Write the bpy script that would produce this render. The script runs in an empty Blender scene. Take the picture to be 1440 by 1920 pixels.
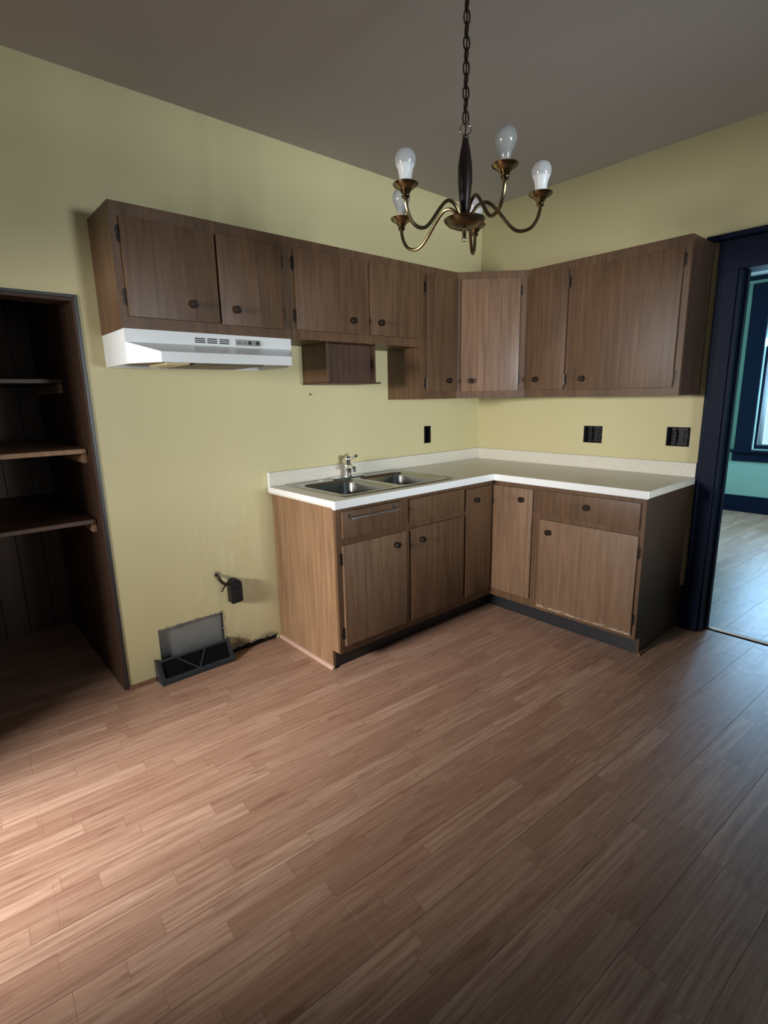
import bpy, bmesh, math, random
from mathutils import Vector, Matrix
random.seed(7)
S = bpy.context.scene
COL = S.collection

# ------------------------------------------------------------------ camera
cam = bpy.data.cameras.new('camera'); camo = bpy.data.objects.new('camera', cam); COL.objects.link(camo)
CAM = Vector((-3.294, -2.6281, 1.3925)); YAW, PITCH, ROLL, FPX = 0.8524, -0.2146, -0.0199, 983.72
cy, sy, cp, sp = math.cos(YAW), math.sin(YAW), math.cos(PITCH), math.sin(PITCH)
fw = Vector((cp*cy, cp*sy, sp)); rt = Vector((sy, -cy, 0)); up = rt.cross(fw)
cr, sr = math.cos(ROLL), math.sin(ROLL)
r2 = cr*rt + sr*up; u2 = -sr*rt + cr*up
camo.matrix_world = Matrix(((r2.x, u2.x, -fw.x, CAM.x), (r2.y, u2.y, -fw.y, CAM.y), (r2.z, u2.z, -fw.z, CAM.z), (0, 0, 0, 1)))
cam.sensor_fit = 'VERTICAL'; cam.sensor_height = 24.0; cam.lens = FPX/1920*24.0
cam.clip_start = 0.02; cam.clip_end = 200
S.camera = camo

# ------------------------------------------------------------------ light and exposure
vs = S.view_settings
vs.view_transform = 'Standard'; vs.look = 'None'; vs.gamma = 1; vs.use_curve_mapping = False
vs.exposure = 0.0
W = bpy.data.worlds.new('overcast_sky'); S.world = W; W.use_nodes = True
bg = W.node_tree.nodes['Background']
bg.inputs[0].default_value = (0.50, 0.80, 1.0, 1); bg.inputs[1].default_value = 1.2

def area(name, loc, target, sx, sz, power, col, spread=math.pi):
    L = bpy.data.lights.new(name, 'AREA'); L.shape = 'RECTANGLE'; L.size = sx; L.size_y = sz
    L.energy = power; L.color = col; L.spread = spread
    o = bpy.data.objects.new(name, L); COL.objects.link(o); o.location = loc
    o.rotation_euler = (Vector(target)-Vector(loc)).to_track_quat('-Z', 'Z').to_euler()
    return o
# daylight through the back door, from a lamp in the added porch
area('back_door_daylight', (-5.6, -0.88, 1.6), (-3.1, -0.86, 0.38), 0.4, 1.3, 172, (1.0, 0.97, 0.94), 2.3)
# added lamps for unseen windows behind the camera, lighting fronts and upper walls
area('added_rear_glow', (-3.55, -4.76, 1.6), (-2.6, 0.0, 1.6), 0.72, 1.0, 4, (0.80, 0.90, 1.0))
area('added_rear_fill', (-2.0, -9.0, 1.15), (-2.0, 0.0, 1.35), 3.2, 0.9, 770, (0.88, 0.95, 1.0))
# daylight of the far room's window, then an added side fill
area('far_window_daylight', (4.12, -1.38, 1.55), (2.0, -1.5, 0.6), 0.95, 1.55, 110, (0.36, 0.66, 1.0))
area('far_side_fill', (2.9, -4.24, 1.5), (3.0, -1.0, 1.0), 1.0, 1.4, 130, (0.45, 0.74, 1.0), 1.6)  # added lamp to brighten the far room; no window stands there

# ------------------------------------------------------------------ node helpers
def srgb(r, g, b):
    f = lambda c: (c/255/12.92) if c/255 <= 0.04045 else ((c/255+0.055)/1.055)**2.4
    return (f(r), f(g), f(b), 1)
class NT:
    def __init__(s, name):
        s.m = bpy.data.materials.new(name); s.m.use_nodes = True; s.t = s.m.node_tree
        s.bs = s.t.nodes['Principled BSDF']
    def n(s, typ, ins=None, **kw):
        nd = s.t.nodes.new(typ)
        for k, v in kw.items(): setattr(nd, k, v)
        for k, v in (ins or {}).items(): s.set(nd, k, v)
        return nd
    def set(s, nd, k, v):
        i = nd.inputs[k]
        if hasattr(v, 'node'): s.t.links.new(v, i)
        else: i.default_value = v
    def math(s, op, a, b=0.0, c=None, clamp=False):
        nd = s.n('ShaderNodeMath', operation=op, use_clamp=clamp); s.set(nd, 0, a); s.set(nd, 1, b)
        if c is not None: s.set(nd, 2, c)
        return nd.outputs[0]
    def mix(s, fac, a, b, mode='MIX'):
        nd = s.n('ShaderNodeMix', data_type='RGBA', blend_type=mode)
        s.set(nd, 0, fac); s.set(nd, 6, a); s.set(nd, 7, b); return nd.outputs[2]
    def pos(s): return s.n('ShaderNodeNewGeometry').outputs['Position']
    def mapping(s, vec, scale=(1, 1, 1), loc=(0, 0, 0), rot=(0, 0, 0)):
        return s.n('ShaderNodeMapping', {'Vector': vec, 'Scale': scale, 'Location': loc, 'Rotation': rot}).outputs[0]
    def noise(s, vec, scale, detail=2, rough=0.5):
        return s.n('ShaderNodeTexNoise', {'Vector': vec, 'Scale': scale, 'Detail': detail, 'Roughness': rough}).outputs['Fac']
    def ramp(s, fac, stops, interp='LINEAR'):
        nd = s.n('ShaderNodeValToRGB'); s.set(nd, 0, fac); e = nd.color_ramp.elements; nd.color_ramp.interpolation = interp
        while len(e) < len(stops): e.new(0.5)
        for i, (p, c) in enumerate(stops): e[i].position = p; e[i].color = c if len(c) == 4 else (*c, 1)
        return nd.outputs[0]
    def bump(s, h, dist=0.002, strength=0.3):
        s.set(s.bs, 'Normal', s.n('ShaderNodeBump', {'Height': h, 'Distance': dist, 'Strength': strength}).outputs[0])
    def done(s, **kw):
        for k, v in kw.items(): s.set(s.bs, k.replace('_', ' '), v)
        return s.m
def plain(name, col, rough=0.5, metal=0.0, var=0.0, vscale=30, spec=0.5):
    t = NT(name)
    if var > 0:
        f = t.noise(t.pos(), vscale, 3)
        c = t.mix(f, tuple(x*(1-var) for x in col[:3])+(1,), tuple(min(1, x*(1+var)) for x in col[:3])+(1,))
    else: c = tuple(col[:3])+(1,)
    t.set(t.bs, 'Base Color', c); t.set(t.bs, 'Roughness', rough); t.set(t.bs, 'Metallic', metal)
    t.set(t.bs, 'Specular IOR Level', spec)
    return t.m

# ------------------------------------------------------------------ materials
def cabinet_wood(name, dark, light, seed=0, rough=0.42, wear=False):
    t = NT(name); P = t.pos()
    v = t.mapping(P, (30, 30, 1.6), (seed, seed*0.7, seed*1.3))
    a = t.noise(v, 1.6, 4, 0.6)
    b = t.noise(t.mapping(P, (260, 260, 5), (seed, 0, 0)), 1.0, 2)
    c = t.noise(t.mapping(P, (5, 5, 0.7), (0, seed, 0)), 1.3, 2)
    g = t.math('ADD', t.math('MULTIPLY', a, 0.55), t.math('ADD', t.math('MULTIPLY', b, 0.3), t.math('MULTIPLY', c, 0.25)))
    colr = t.ramp(g, [(0.36, dark), (0.70, light)])
    if wear:
        sep = t.n('ShaderNodeSeparateXYZ', {0: P})
        low = t.math('SUBTRACT', 1.0, t.math('DIVIDE', t.math('SUBTRACT', sep.outputs[2], 0.10), 0.085), clamp=True)
        w = t.math('MULTIPLY', t.noise(t.mapping(P, (10, 10, 30)), 2.0, 5, 0.75), low)
        colr = t.mix(t.ramp(w, [(0.24, (0, 0, 0)), (0.36, (0.8, 0.8, 0.8))]), colr, srgb(190, 174, 154))
    t.bump(b, 0.0006, 0.25)
    return t.done(Base_Color=colr, Roughness=rough, Specular_IOR_Level=0.35)
M = {}
M['wood'] = cabinet_wood('cabinet_wood', srgb(66, 47, 32), srgb(106, 79, 56))
M['wood_side'] = cabinet_wood('cabinet_side_veneer', srgb(102, 76, 53), srgb(148, 117, 88), 3.1, 0.5)
M['wood_worn'] = cabinet_wood('worn_cabinet_wood', srgb(88, 66, 48), srgb(128, 101, 78), 5.7, 0.42, True)
M['wood_shaded'] = cabinet_wood('shaded_end_panel', srgb(52, 37, 30), srgb(76, 57, 46), 17.7, 0.4)  # cabinet wood darkened to carry the shade on the right end panels
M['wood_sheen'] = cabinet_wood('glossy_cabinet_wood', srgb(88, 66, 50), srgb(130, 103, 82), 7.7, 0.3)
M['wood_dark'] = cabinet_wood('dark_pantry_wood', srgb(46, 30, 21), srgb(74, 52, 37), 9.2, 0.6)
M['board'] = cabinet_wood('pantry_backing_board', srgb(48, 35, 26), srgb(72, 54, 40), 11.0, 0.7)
M['shelf'] = cabinet_wood('pantry_shelf_wood', srgb(120, 92, 66), srgb(166, 132, 100), 4.0, 0.6)
M['mini'] = cabinet_wood('dark_box_wood', srgb(58, 39, 29), srgb(88, 62, 46), 14.0, 0.5)

def wall_mat():
    t = NT('yellow_painted_plaster'); P = t.pos()
    n1 = t.noise(P, 1.3, 3); n2 = t.noise(P, 9, 4, 0.6); n3 = t.noise(P, 120, 2)
    c = t.mix(n1, srgb(189, 179, 134), srgb(199, 190, 146))
    c = t.mix(t.math('MULTIPLY', n2, 0.35), c, srgb(194, 185, 146))
    t.bump(t.math('ADD', t.math('MULTIPLY', n2, 0.6), t.math('MULTIPLY', n3, 0.12)), 0.004, 0.25)
    return t.done(Base_Color=c, Roughness=0.55, Specular_IOR_Level=0.35)
M['wall'] = wall_mat()
def left_wall_mat():
    t = NT('damaged_yellow_plaster'); P = t.pos()
    sep = t.n('ShaderNodeSeparateXYZ', {0: P}); x, z = sep.outputs[0], sep.outputs[2]
    n1 = t.noise(P, 1.3, 3); n2 = t.noise(P, 9, 4, 0.6); n3 = t.noise(P, 120, 2); n4 = t.noise(P, 48, 6, 0.75)
    c = t.mix(n1, srgb(189, 179, 134), srgb(199, 190, 146))
    c = t.mix(t.math('MULTIPLY', n2, 0.35), c, srgb(194, 185, 146))
    def box(c0, w, v):   # smooth hump around c0
        d = t.math('ABSOLUTE', t.math('SUBTRACT', v, c0)); return t.math('SUBTRACT', 1.0, t.math('DIVIDE', d, w), clamp=True)
    scuff = t.math('MULTIPLY', box(-2.08, 0.42, x), box(0.40, 0.75, z))
    streak = t.noise(t.mapping(P, (26, 26, 3.0)), 1.4, 4, 0.65)
    pale = t.math('MULTIPLY', scuff, t.ramp(streak, [(0.52, (0, 0, 0)), (0.62, (1, 1, 1))]))
    c = t.mix(t.math('MULTIPLY', pale, 0.5), c, srgb(214, 206, 172))
    patch = t.math('MULTIPLY', box(-1.99, 0.16, x), box(0.14, 0.16, z))
    c = t.mix(t.ramp(patch, [(0.05, (0, 0, 0)), (0.2, (.7, .7, .7))]), c, srgb(204, 194, 154))
    mould = t.math('MULTIPLY', box(-2.11, 0.16, x), box(0.03, 0.12, z))
    mm = t.math('ADD', mould, t.math('MULTIPLY', t.math('SUBTRACT', n4, 0.5), 1.5))
    c = t.mix(t.ramp(mm, [(0.35, (0, 0, 0)), (0.85, (.85, .85, .85))]), c, srgb(66, 60, 40))
    m2 = t.math('MULTIPLY', box(-1.93, 0.14, x), box(0.03, 0.07, z))
    mm2 = t.math('ADD', m2, t.math('MULTIPLY', t.math('SUBTRACT', n4, 0.5), 1.7))
    c = t.mix(t.ramp(mm2, [(0.45, (0, 0, 0)), (0.85, (.8, .8, .8))]), c, srgb(92, 84, 60))
    h = t.math('ADD', t.math('MULTIPLY', n2, 0.6), t.math('MULTIPLY', n3, 0.12))
    h = t.math('ADD', h, t.math('MULTIPLY', t.math('MULTIPLY', scuff, t.math('ADD', streak, n4)), 2.0))
    t.bump(h, 0.005, 0.3)
    return t.done(Base_Color=c, Roughness=0.5, Specular_IOR_Level=0.35)
M['wall_left'] = left_wall_mat()
M['ceiling'] = plain('taupe_ceiling_paint', srgb(188, 181, 175), 0.85, var=0.04, vscale=3)
M['teal'] = plain('teal_wall_paint', srgb(138, 170, 155), 0.6, var=0.03, vscale=4)
M['dark_unseen'] = plain('dark_unseen_panelling', srgb(48, 38, 31), 0.8, var=0.05, vscale=3)  # unseen walls kept dark to cut the light they bounce back
M['trim'] = plain('dark_trim_blue_haze', srgb(15, 24, 42), 0.5, var=0.2, vscale=18, spec=0.1)  # dark trim paint with the lens flare's blue haze put into its colour
M['black'] = plain('black_vinyl', srgb(30, 31, 34), 0.4, var=0.15, vscale=20)
M['blackplastic'] = plain('black_plastic', srgb(20, 20, 22), 0.5, spec=0.3)
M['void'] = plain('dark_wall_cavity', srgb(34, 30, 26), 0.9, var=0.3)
M['bronze'] = plain('dark_bronze', srgb(46, 38, 32), 0.35, 0.6, var=0.25, vscale=60)
M['bronze_lit'] = plain('worn_bronze_ring', srgb(92, 78, 64), 0.35, 0.7)
M['chrome'] = plain('chrome', (0.82, 0.83, 0.85), 0.08, 1.0)
M['hoodwhite'] = plain('white_enamel', srgb(216, 219, 219), 0.28, var=0.02)
M['greylabel'] = plain('grey_control_label', srgb(138, 138, 134), 0.4, var=0.1, vscale=80)
M['filter'] = plain('aluminium_filter_mesh', srgb(96, 90, 80), 0.5, 0.5, var=0.4, vscale=260)
M['lens'] = plain('yellowed_plastic_lens', srgb(214, 196, 150), 0.3)
M['galv'] = plain('galvanised_sheet', srgb(134, 138, 136), 0.5, 0.35, var=0.18, vscale=12)
M['register'] = plain('black_register_enamel', srgb(50, 52, 57), 0.4, 0.2, var=0.3, vscale=40)
M['steel'] = plain('stainless_steel', (0.40, 0.395, 0.38), 0.24, 1.0, var=0.06, vscale=50)
M['shoe'] = plain('raw_pink_shoe_moulding', srgb(176, 144, 126), 0.6, var=0.12, vscale=25)
M['shoe_dark'] = plain('brown_shoe_moulding', srgb(110, 78, 54), 0.6, var=0.2, vscale=25)
M['plaster'] = plain('broken_plaster', srgb(146, 138, 114), 0.9, var=0.3, vscale=90)
M['white'] = plain('white_paint', srgb(220, 224, 226), 0.5)
M['darkstem'] = plain('dark_turned_wood', srgb(26, 15, 13), 0.35, var=0.25, vscale=20)
M['chain'] = plain('brown_chain_metal', srgb(52, 40, 32), 0.42, 0.6)
M['led_white'] = plain('white_bulb_plastic', srgb(236, 238, 238), 0.35)
M['socket'] = plain('pale_socket', srgb(190, 178, 160), 0.5)
M['facade'] = plain('pale_siding_paint', srgb(206, 222, 232), 0.7)

def counter_mat():
    t = NT('speckled_white_laminate'); P = t.pos()
    n = t.noise(P, 420, 1); n2 = t.noise(P, 160, 2)
    c = t.mix(t.ramp(n, [(0.40, (1, 1, 1)), (0.47, (0, 0, 0))]), srgb(216, 212, 198), srgb(176, 168, 150))
    c = t.mix(t.ramp(n2, [(0.62, (0, 0, 0)), (0.70, (.6, .6, .6))]), c, srgb(190, 184, 168))
    return t.done(Base_Color=c, Roughness=0.3)
M['counter'] = counter_mat()
M['counter_edge'] = plain('lit_laminate_edge', srgb(226, 228, 226), 0.3)  # the slab's laminate, whitened for the daylight that falls on the edges
def brass_mat(name, a, b, rough):
    t = NT(name); f = t.noise(t.pos(), 40, 3)
    return t.done(Base_Color=t.mix(f, a, b), Metallic=1.0, Roughness=rough)
M['brass'] = brass_mat('aged_brass', srgb(128, 114, 84), srgb(166, 150, 114), 0.16)
M['brass_dark'] = brass_mat('tarnished_brass', srgb(94, 80, 58), srgb(132, 116, 84), 0.3)
def bulb_mat(name, col, transp, rough=0.12):
    t = NT(name)
    d = t.n('ShaderNodeBsdfDiffuse', {'Color': col}); tl = t.n('ShaderNodeBsdfTranslucent', {'Color': col})
    m1 = t.n('ShaderNodeMixShader', {0: 0.4, 1: d.outputs[0], 2: tl.outputs[0]})
    tr = t.n('ShaderNodeBsdfTransparent'); m2 = t.n('ShaderNodeMixShader', {0: transp, 1: m1.outputs[0], 2: tr.outputs[0]})
    gl = t.n('ShaderNodeBsdfGlossy', {'Roughness': rough}); fr = t.n('ShaderNodeFresnel', {'IOR': 1.5})
    m3 = t.n('ShaderNodeMixShader', {0: fr.outputs[0], 1: m2.outputs[0], 2: gl.outputs[0]})
    t.t.links.new(m3.outputs[0], t.t.nodes['Material Output'].inputs[0]); return t.m
M['bulb_led'] = bulb_mat('milky_bulb_dome', (0.86, 0.87, 0.88, 1), 0.12)
M['bulb_clear'] = bulb_mat('frosted_glass_bulb', (0.74, 0.78, 0.77, 1), 0.38)
def glass_mat():
    t = NT('window_glass')
    tr = t.n('ShaderNodeBsdfTransparent'); gl = t.n('ShaderNodeBsdfGlossy', {'Roughness': 0.02})
    fr = t.n('ShaderNodeFresnel', {'IOR': 1.45}); m = t.n('ShaderNodeMixShader', {0: fr.outputs[0], 1: tr.outputs[0], 2: gl.outputs[0]})
    t.t.links.new(m.outputs[0], t.t.nodes['Material Output'].inputs[0]); return t.m
M['glass'] = glass_mat()
M['acrylic'] = bulb_mat('clear_acrylic', (0.7, 0.7, 0.68, 1), 0.75, 0.05)

TILT = 0.06; T0 = -0.579; PW = 0.195
def floor_mat():
    t = NT('strip_laminate'); P = t.pos()
    v = t.mapping(P, rot=(0, 0, TILT)); sep = t.n('ShaderNodeSeparateXYZ', {0: v}); s, tt = sep.outputs[0], sep.outputs[1]
    rowf = t.math('DIVIDE', t.math('SUBTRACT', tt, T0), PW/3); row = t.math('FLOOR', rowf)
    wn = t.n('ShaderNodeTexWhiteNoise', {'W': row}, noise_dimensions='1D').outputs['Value']
    colf = t.math('ADD', t.math('DIVIDE', s, 0.46), t.math('MULTIPLY', wn, 7.0)); ci = t.math('FLOOR', colf)
    idv = t.n('ShaderNodeCombineXYZ', {0: row, 1: ci, 2: 0.0}).outputs[0]
    w2 = t.n('ShaderNodeTexWhiteNoise', {'Vector': idv}, noise_dimensions='2D')
    rnd = w2.outputs['Value']; rc = w2.outputs['Color']
    base = t.ramp(rnd, [(0.0, srgb(149, 117, 98)), (0.35, srgb(160, 128, 109)), (0.7, srgb(170, 139, 119)), (1.0, srgb(182, 151, 131))])
    off = t.n('ShaderNodeVectorMath', {0: rc, 1: (37, 53, 11)}, operation='MULTIPLY').outputs[0]
    vv = t.n('ShaderNodeVectorMath', {0: v, 1: off}, operation='ADD').outputs[0]
    g1 = t.noise(t.mapping(vv, (2.6, 60, 1)), 1.3, 6, 0.68)
    g2 = t.noise(t.mapping(vv, (7, 190, 1)), 1.0, 3, 0.6)
    g3 = t.noise(t.mapping(vv, (3.0, 16, 1)), 1.6, 3)
    c = t.mix(t.ramp(g1, [(0.36, (0.9, 0.9, 0.9)), (0.60, (0, 0, 0))]), base, srgb(134, 98, 81))
    c = t.mix(t.math('MULTIPLY', t.ramp(g2, [(0.45, (0, 0, 0)), (0.7, (1, 1, 1))]), 0.25), c, srgb(205, 164, 132))
    c = t.mix(t.ramp(g3, [(0.27, (0.6, 0.6, 0.6)), (0.36, (0, 0, 0))]), c, srgb(112, 76, 60))
    fy = t.math('FRACT', rowf); ed = t.math('MINIMUM', fy, t.math('SUBTRACT', 1.0, fy))
    fx = t.math('FRACT', colf); ex = t.math('MULTIPLY', t.math('MINIMUM', fx, t.math('SUBTRACT', 1.0, fx)), 5.5)
    e = t.math('MINIMUM', ed, ex)
    c = t.mix(t.ramp(e, [(0.0, (0.4, 0.4, 0.4)), (0.03, (0, 0, 0))]), c, srgb(104, 66, 50))
    h = t.math('ADD', t.math('MULTIPLY', t.noise(P, 16, 3, 0.6), 0.7), t.math('MULTIPLY', g1, 0.35))
    t.bump(h, 0.0025, 0.3)
    rg = t.math('ADD', 0.30, t.math('MULTIPLY', t.noise(P, 22, 3), 0.12))
    return t.done(Base_Color=c, Roughness=rg, Specular_IOR_Level=0.38)
M['floor'] = floor_mat()

# ------------------------------------------------------------------ mesh helpers
class Fr:                       # a wall frame: u along the wall, d out from it, z up
    def __init__(s, o, u, n): s.o, s.u, s.n = Vector(o), Vector(u).normalized(), Vector(n).normalized()
    def p(s, u, d, z): return s.o + u*s.u + d*s.n + Vector((0, 0, z))
LW = Fr((0, 0, 0), (-1, 0, 0), (0, -1, 0))     # left wall, u runs away from the corner
RW = Fr((0, 0, 0), (0, -1, 0), (-1, 0, 0))     # right wall
WX = Fr((0, 0, 0), (1, 0, 0), (0, 1, 0))       # plain world axes

def BM(): return bmesh.new()
def box(bm, F, u0, u1, d0, d1, z0, z1, bev=0.0, seg=1):
    t = bmesh.new()
    vs_ = [t.verts.new(F.p(u, d, z)) for u in (u0, u1) for d in (d0, d1) for z in (z0, z1)]
    for f in ((0, 1, 3, 2), (4, 6, 7, 5), (0, 4, 5, 1), (2, 3, 7, 6), (0, 2, 6, 4), (1, 5, 7, 3)):
        t.faces.new([vs_[i] for i in f])
    if bev > 0: bmesh.ops.bevel(t, geom=t.edges[:], offset=bev, segments=seg, affect='EDGES', profile=0.7)
    merge(bm, t)
def merge(bm, t):
    me = bpy.data.meshes.new('tmp'); t.to_mesh(me); t.free(); bm.from_mesh(me); bpy.data.meshes.remove(me)
def prism(bm, pts, off):        # pts: planar 3D polygon, off: extrusion vector
    off = Vector(off); a = [bm.verts.new(Vector(p)) for p in pts]; b = [bm.verts.new(Vector(p)+off) for p in pts]
    bm.faces.new(a); bm.faces.new(b[::-1])
    for i in range(len(a)):
        j = (i+1) % len(a); bm.faces.new((a[i], b[i], b[j], a[j]))
def lathe(bm, prof, o, axis=(0, 0, 1), n=20):   # prof: (radius, height) along axis
    ax = Vector(axis).normalized(); q = ax.to_track_quat('Z', 'Y').to_matrix(); o = Vector(o); rings = []
    for r, h in prof:
        if r < 1e-6: rings.append([bm.verts.new(o+q@Vector((0, 0, h)))])
        else: rings.append([bm.verts.new(o+q@Vector((r*math.cos(2*math.pi*k/n), r*math.sin(2*math.pi*k/n), h))) for k in range(n)])
    for a, b in zip(rings, rings[1:]):
        for k in range(n):
            l = (k+1) % n
            if len(a) == 1 and len(b) == 1: continue
            if len(a) == 1: bm.faces.new((a[0], b[k], b[l]))
            elif len(b) == 1: bm.faces.new((a[k], b[0], a[l]))
            else: bm.faces.new((a[k], b[k], b[l], a[l]))
def tube(bm, pts, r, n=10, closed=False, cap=True):
    pts = [Vector(p) for p in pts]; N = len(pts); rings = []; prev = None
    for i, p in enumerate(pts):
        a = pts[(i-1) % N] if (closed or i > 0) else p; b = pts[(i+1) % N] if (closed or i < N-1) else p
        t = (b-a).normalized()
        if prev is None:
            x = t.cross(Vector((0.3, 0.21, 1)));  x = x if x.length > 1e-3 else t.cross(Vector((1, 0, 0)))
        else: x = prev - t*prev.dot(t)
        x.normalize(); prev = x; y = t.cross(x); rr = r[i] if isinstance(r, (list, tuple)) else r
        rings.append([bm.verts.new(p+rr*(math.cos(2*math.pi*k/n)*x+math.sin(2*math.pi*k/n)*y)) for k in range(n)])
    for i in range(N if closed else N-1):
        a, b = rings[i], rings[(i+1) % N]
        for k in range(n): bm.faces.new((a[k], a[(k+1) % n], b[(k+1) % n], b[k]))
    if cap and not closed: bm.faces.new(rings[0][::-1]); bm.faces.new(rings[-1])
def spline(pts, n=6):           # Catmull-Rom through pts
    P = [Vector(p) for p in pts]; P = [2*P[0]-P[1]] + P + [2*P[-1]-P[-2]]; out = []
    for i in range(1, len(P)-2):
        for k in range(n):
            t = k/n; a, b, c, d = P[i-1], P[i], P[i+1], P[i+2]
            out.append(0.5*((2*b)+(c-a)*t+(2*a-5*b+4*c-d)*t*t+(3*b-a-3*c+d)*t**3))
    out.append(P[-2]); return out
def slab_holes(bm, F, us, zs, d0, d1, holes):    # wall panel with rectangular openings; holes: (u0,u1,z0,z1)
    U = sorted(set([us[0], us[1]]+[h[i] for h in holes for i in (0, 1) if us[0] < h[i] < us[1]]))
    Z = sorted(set([zs[0], zs[1]]+[h[i] for h in holes for i in (2, 3) if zs[0] < h[i] < zs[1]]))
    nu, nz = len(U)-1, len(Z)-1
    def solid(i, j):
        if i < 0 or j < 0 or i >= nu or j >= nz: return False
        uc, zc = (U[i]+U[i+1])/2, (Z[j]+Z[j+1])/2
        return not any(h[0] < uc < h[1] and h[2] < zc < h[3] for h in holes)
    V = {}
    def v(i, j, k):
        if (i, j, k) not in V: V[(i, j, k)] = bm.verts.new(F.p(U[i], (d0, d1)[k], Z[j]))
        return V[(i, j, k)]
    for i in range(nu):
        for j in range(nz):
            if not solid(i, j): continue
            for k in (0, 1): bm.faces.new([v(i, j, k), v(i+1, j, k), v(i+1, j+1, k), v(i, j+1, k)])
            if not solid(i-1, j): bm.faces.new([v(i, j, 0), v(i, j+1, 0), v(i, j+1, 1), v(i, j, 1)])
            if not solid(i+1, j): bm.faces.new([v(i+1, j, 0), v(i+1, j+1, 0), v(i+1, j+1, 1), v(i+1, j, 1)])
            if not solid(i, j-1): bm.faces.new([v(i, j, 0), v(i+1, j, 0), v(i+1, j, 1), v(i, j, 1)])
            if not solid(i, j+1): bm.faces.new([v(i, j+1, 0), v(i+1, j+1, 0), v(i+1, j+1, 1), v(i, j+1, 1)])
def wloc(o):
    v = Vector((0, 0, 0))
    while o: v += o.location; o = o.parent
    return v
def obj(name, bm, mat, parent=None, smooth=False, origin=None):
    bmesh.ops.recalc_face_normals(bm, faces=bm.faces[:])
    base = wloc(parent) if parent else Vector((0, 0, 0))
    org = Vector(origin) if origin is not None else base
    for v in bm.verts: v.co -= org
    me = bpy.data.meshes.new(name); bm.to_mesh(me); bm.free()
    for m in (mat if isinstance(mat, (list, tuple)) else [mat]): me.materials.append(m)
    if smooth:
        me.polygons.foreach_set('use_smooth', [True]*len(me.polygons))
        try: me.set_sharp_from_angle(angle=math.radians(38))
        except Exception: pass
    o = bpy.data.objects.new(name, me); COL.objects.link(o)
    if parent: o.parent = parent
    o.location = org-base
    return o
def tag(o, label, cat, group=None):
    o['label'] = label; o['category'] = cat
    if group: o['group'] = group
    return o
def thing(name, label, cat, loc, group=None):
    o = bpy.data.objects.new(name, None); o.empty_display_size = 0.1; COL.objects.link(o); o.location = loc
    return tag(o, label, cat, group)
def struct(name, bm, mat, parent=None, smooth=False):
    o = obj(name, bm, mat, parent, smooth)
    if not parent: o['kind'] = 'structure'
    return o

# ------------------------------------------------------------------ the room shell
HC = 2.698; XL = -4.0; YR = -4.6; FX = 3.85; PB = 1.12; DJ = 1.665; DJ2 = 2.62; FZ = -0.011
# left wall (plane y = 0): pantry opening, register opening, rotten foot, outlet hole
b = BM()
slab_holes(b, LW, (-0.12, 4.12), (FZ, HC+0.1), -0.12, 0.0,
           [(2.704, 4.0, -1, 1.834), (2.19, 2.536, -1, 0.262), (1.86, 2.16, -1, 0.028), (0.535, 0.605, 1.069, 1.19)])
wl = struct('wall_left', b, M['wall_left'])
b = BM(); box(b, LW, 1.87, 2.57, -0.135, -0.1, FZ, 0.27); box(b, LW, 2.1895, 2.1945, -0.09, -0.0005, FZ, 0.262); box(b, LW, 1.86, 2.16, -0.05, -0.02, FZ, 0.03); struct('wall_cavity', b, M['void'], wl)
b = BM()      # ragged plaster left round the register hole and along the rotten foot of the wall
def chunk(x, z, s, y=-0.001):
    n = 6; pts = []
    for k in range(n):
        a = 2*math.pi*k/n+random.uniform(-.3, .3); r = s*random.uniform(.5, 1.1)
        pts.append((x+r*1.4*math.cos(a), y, z+r*math.sin(a)))
    prism(b, pts, (0, 0.006, 0))
for k in range(26): chunk(-2.53+k*0.0135, 0.262+random.uniform(-.004, .003), random.uniform(.003, .008))
for k in range(10): chunk(-2.186+random.uniform(-.002, .006), 0.262-k*0.016, random.uniform(.003, .008))
for k in range(18): chunk(-2.15+k*0.0165, 0.029+random.uniform(-.004, .008), random.uniform(.005, .011))
o = obj('broken_plaster', b, M['plaster'], wl); o['kind'] = 'stuff'
# right wall (plane x = 0): doorway and two double outlet holes
b = BM()
slab_holes(b, RW, (0.0, 4.72), (FZ, HC+0.1), -0.14, 0.0,
           [(DJ, DJ2, -1, 2.02), (0.876, 1.003, 1.078, 1.187), (1.392, 1.520, 1.083, 1.194)])
wr = struct('wall_right', b, M['wall'])
# wall behind the camera, windows added for light; wall by the back door
b = BM(); slab_holes(b, Fr((0, YR, 0), (1, 0, 0), (0, -1, 0)), (XL-0.12, 0.0), (FZ, HC+0.1), 0, 0.12, [(-3.95, -3.15, 0.78, 2.15), (-2.1, -0.8, 0.78, 2.15)])
struct('wall_rear', b, M['dark_unseen'])
b = BM(); slab_holes(b, Fr((XL, 0, 0), (0, 1, 0), (-1, 0, 0)), (YR, 0.0), (FZ, HC+0.1), 0, 0.12, [(-1.20, -0.50, -1, 1.83)])
struct('wall_door_side', b, M['dark_unseen'])
b = BM(); box(b, WX, XL-0.12, 0.14, YR-0.12, 0.12, HC, HC+0.1); struct('ceiling', b, M['ceiling'])
# unseen porch shell, added to confine the light through the back door
b = BM(); box(b, WX, -6.4, XL-0.12, -0.30, -0.22, FZ, 2.5); box(b, WX, -6.4, XL-0.12, -1.58, -1.50, FZ, 2.5)
box(b, WX, -6.4, XL-0.12, -1.5, -0.3, 2.42, 2.5); box(b, WX, -6.48, -6.4, -1.58, -0.22, FZ, 2.5); box(b, WX, -6.4, XL-0.12, -1.5, -0.3, -0.06, -0.012)
struct('added_porch_shell', b, M['dark_unseen'])
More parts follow.
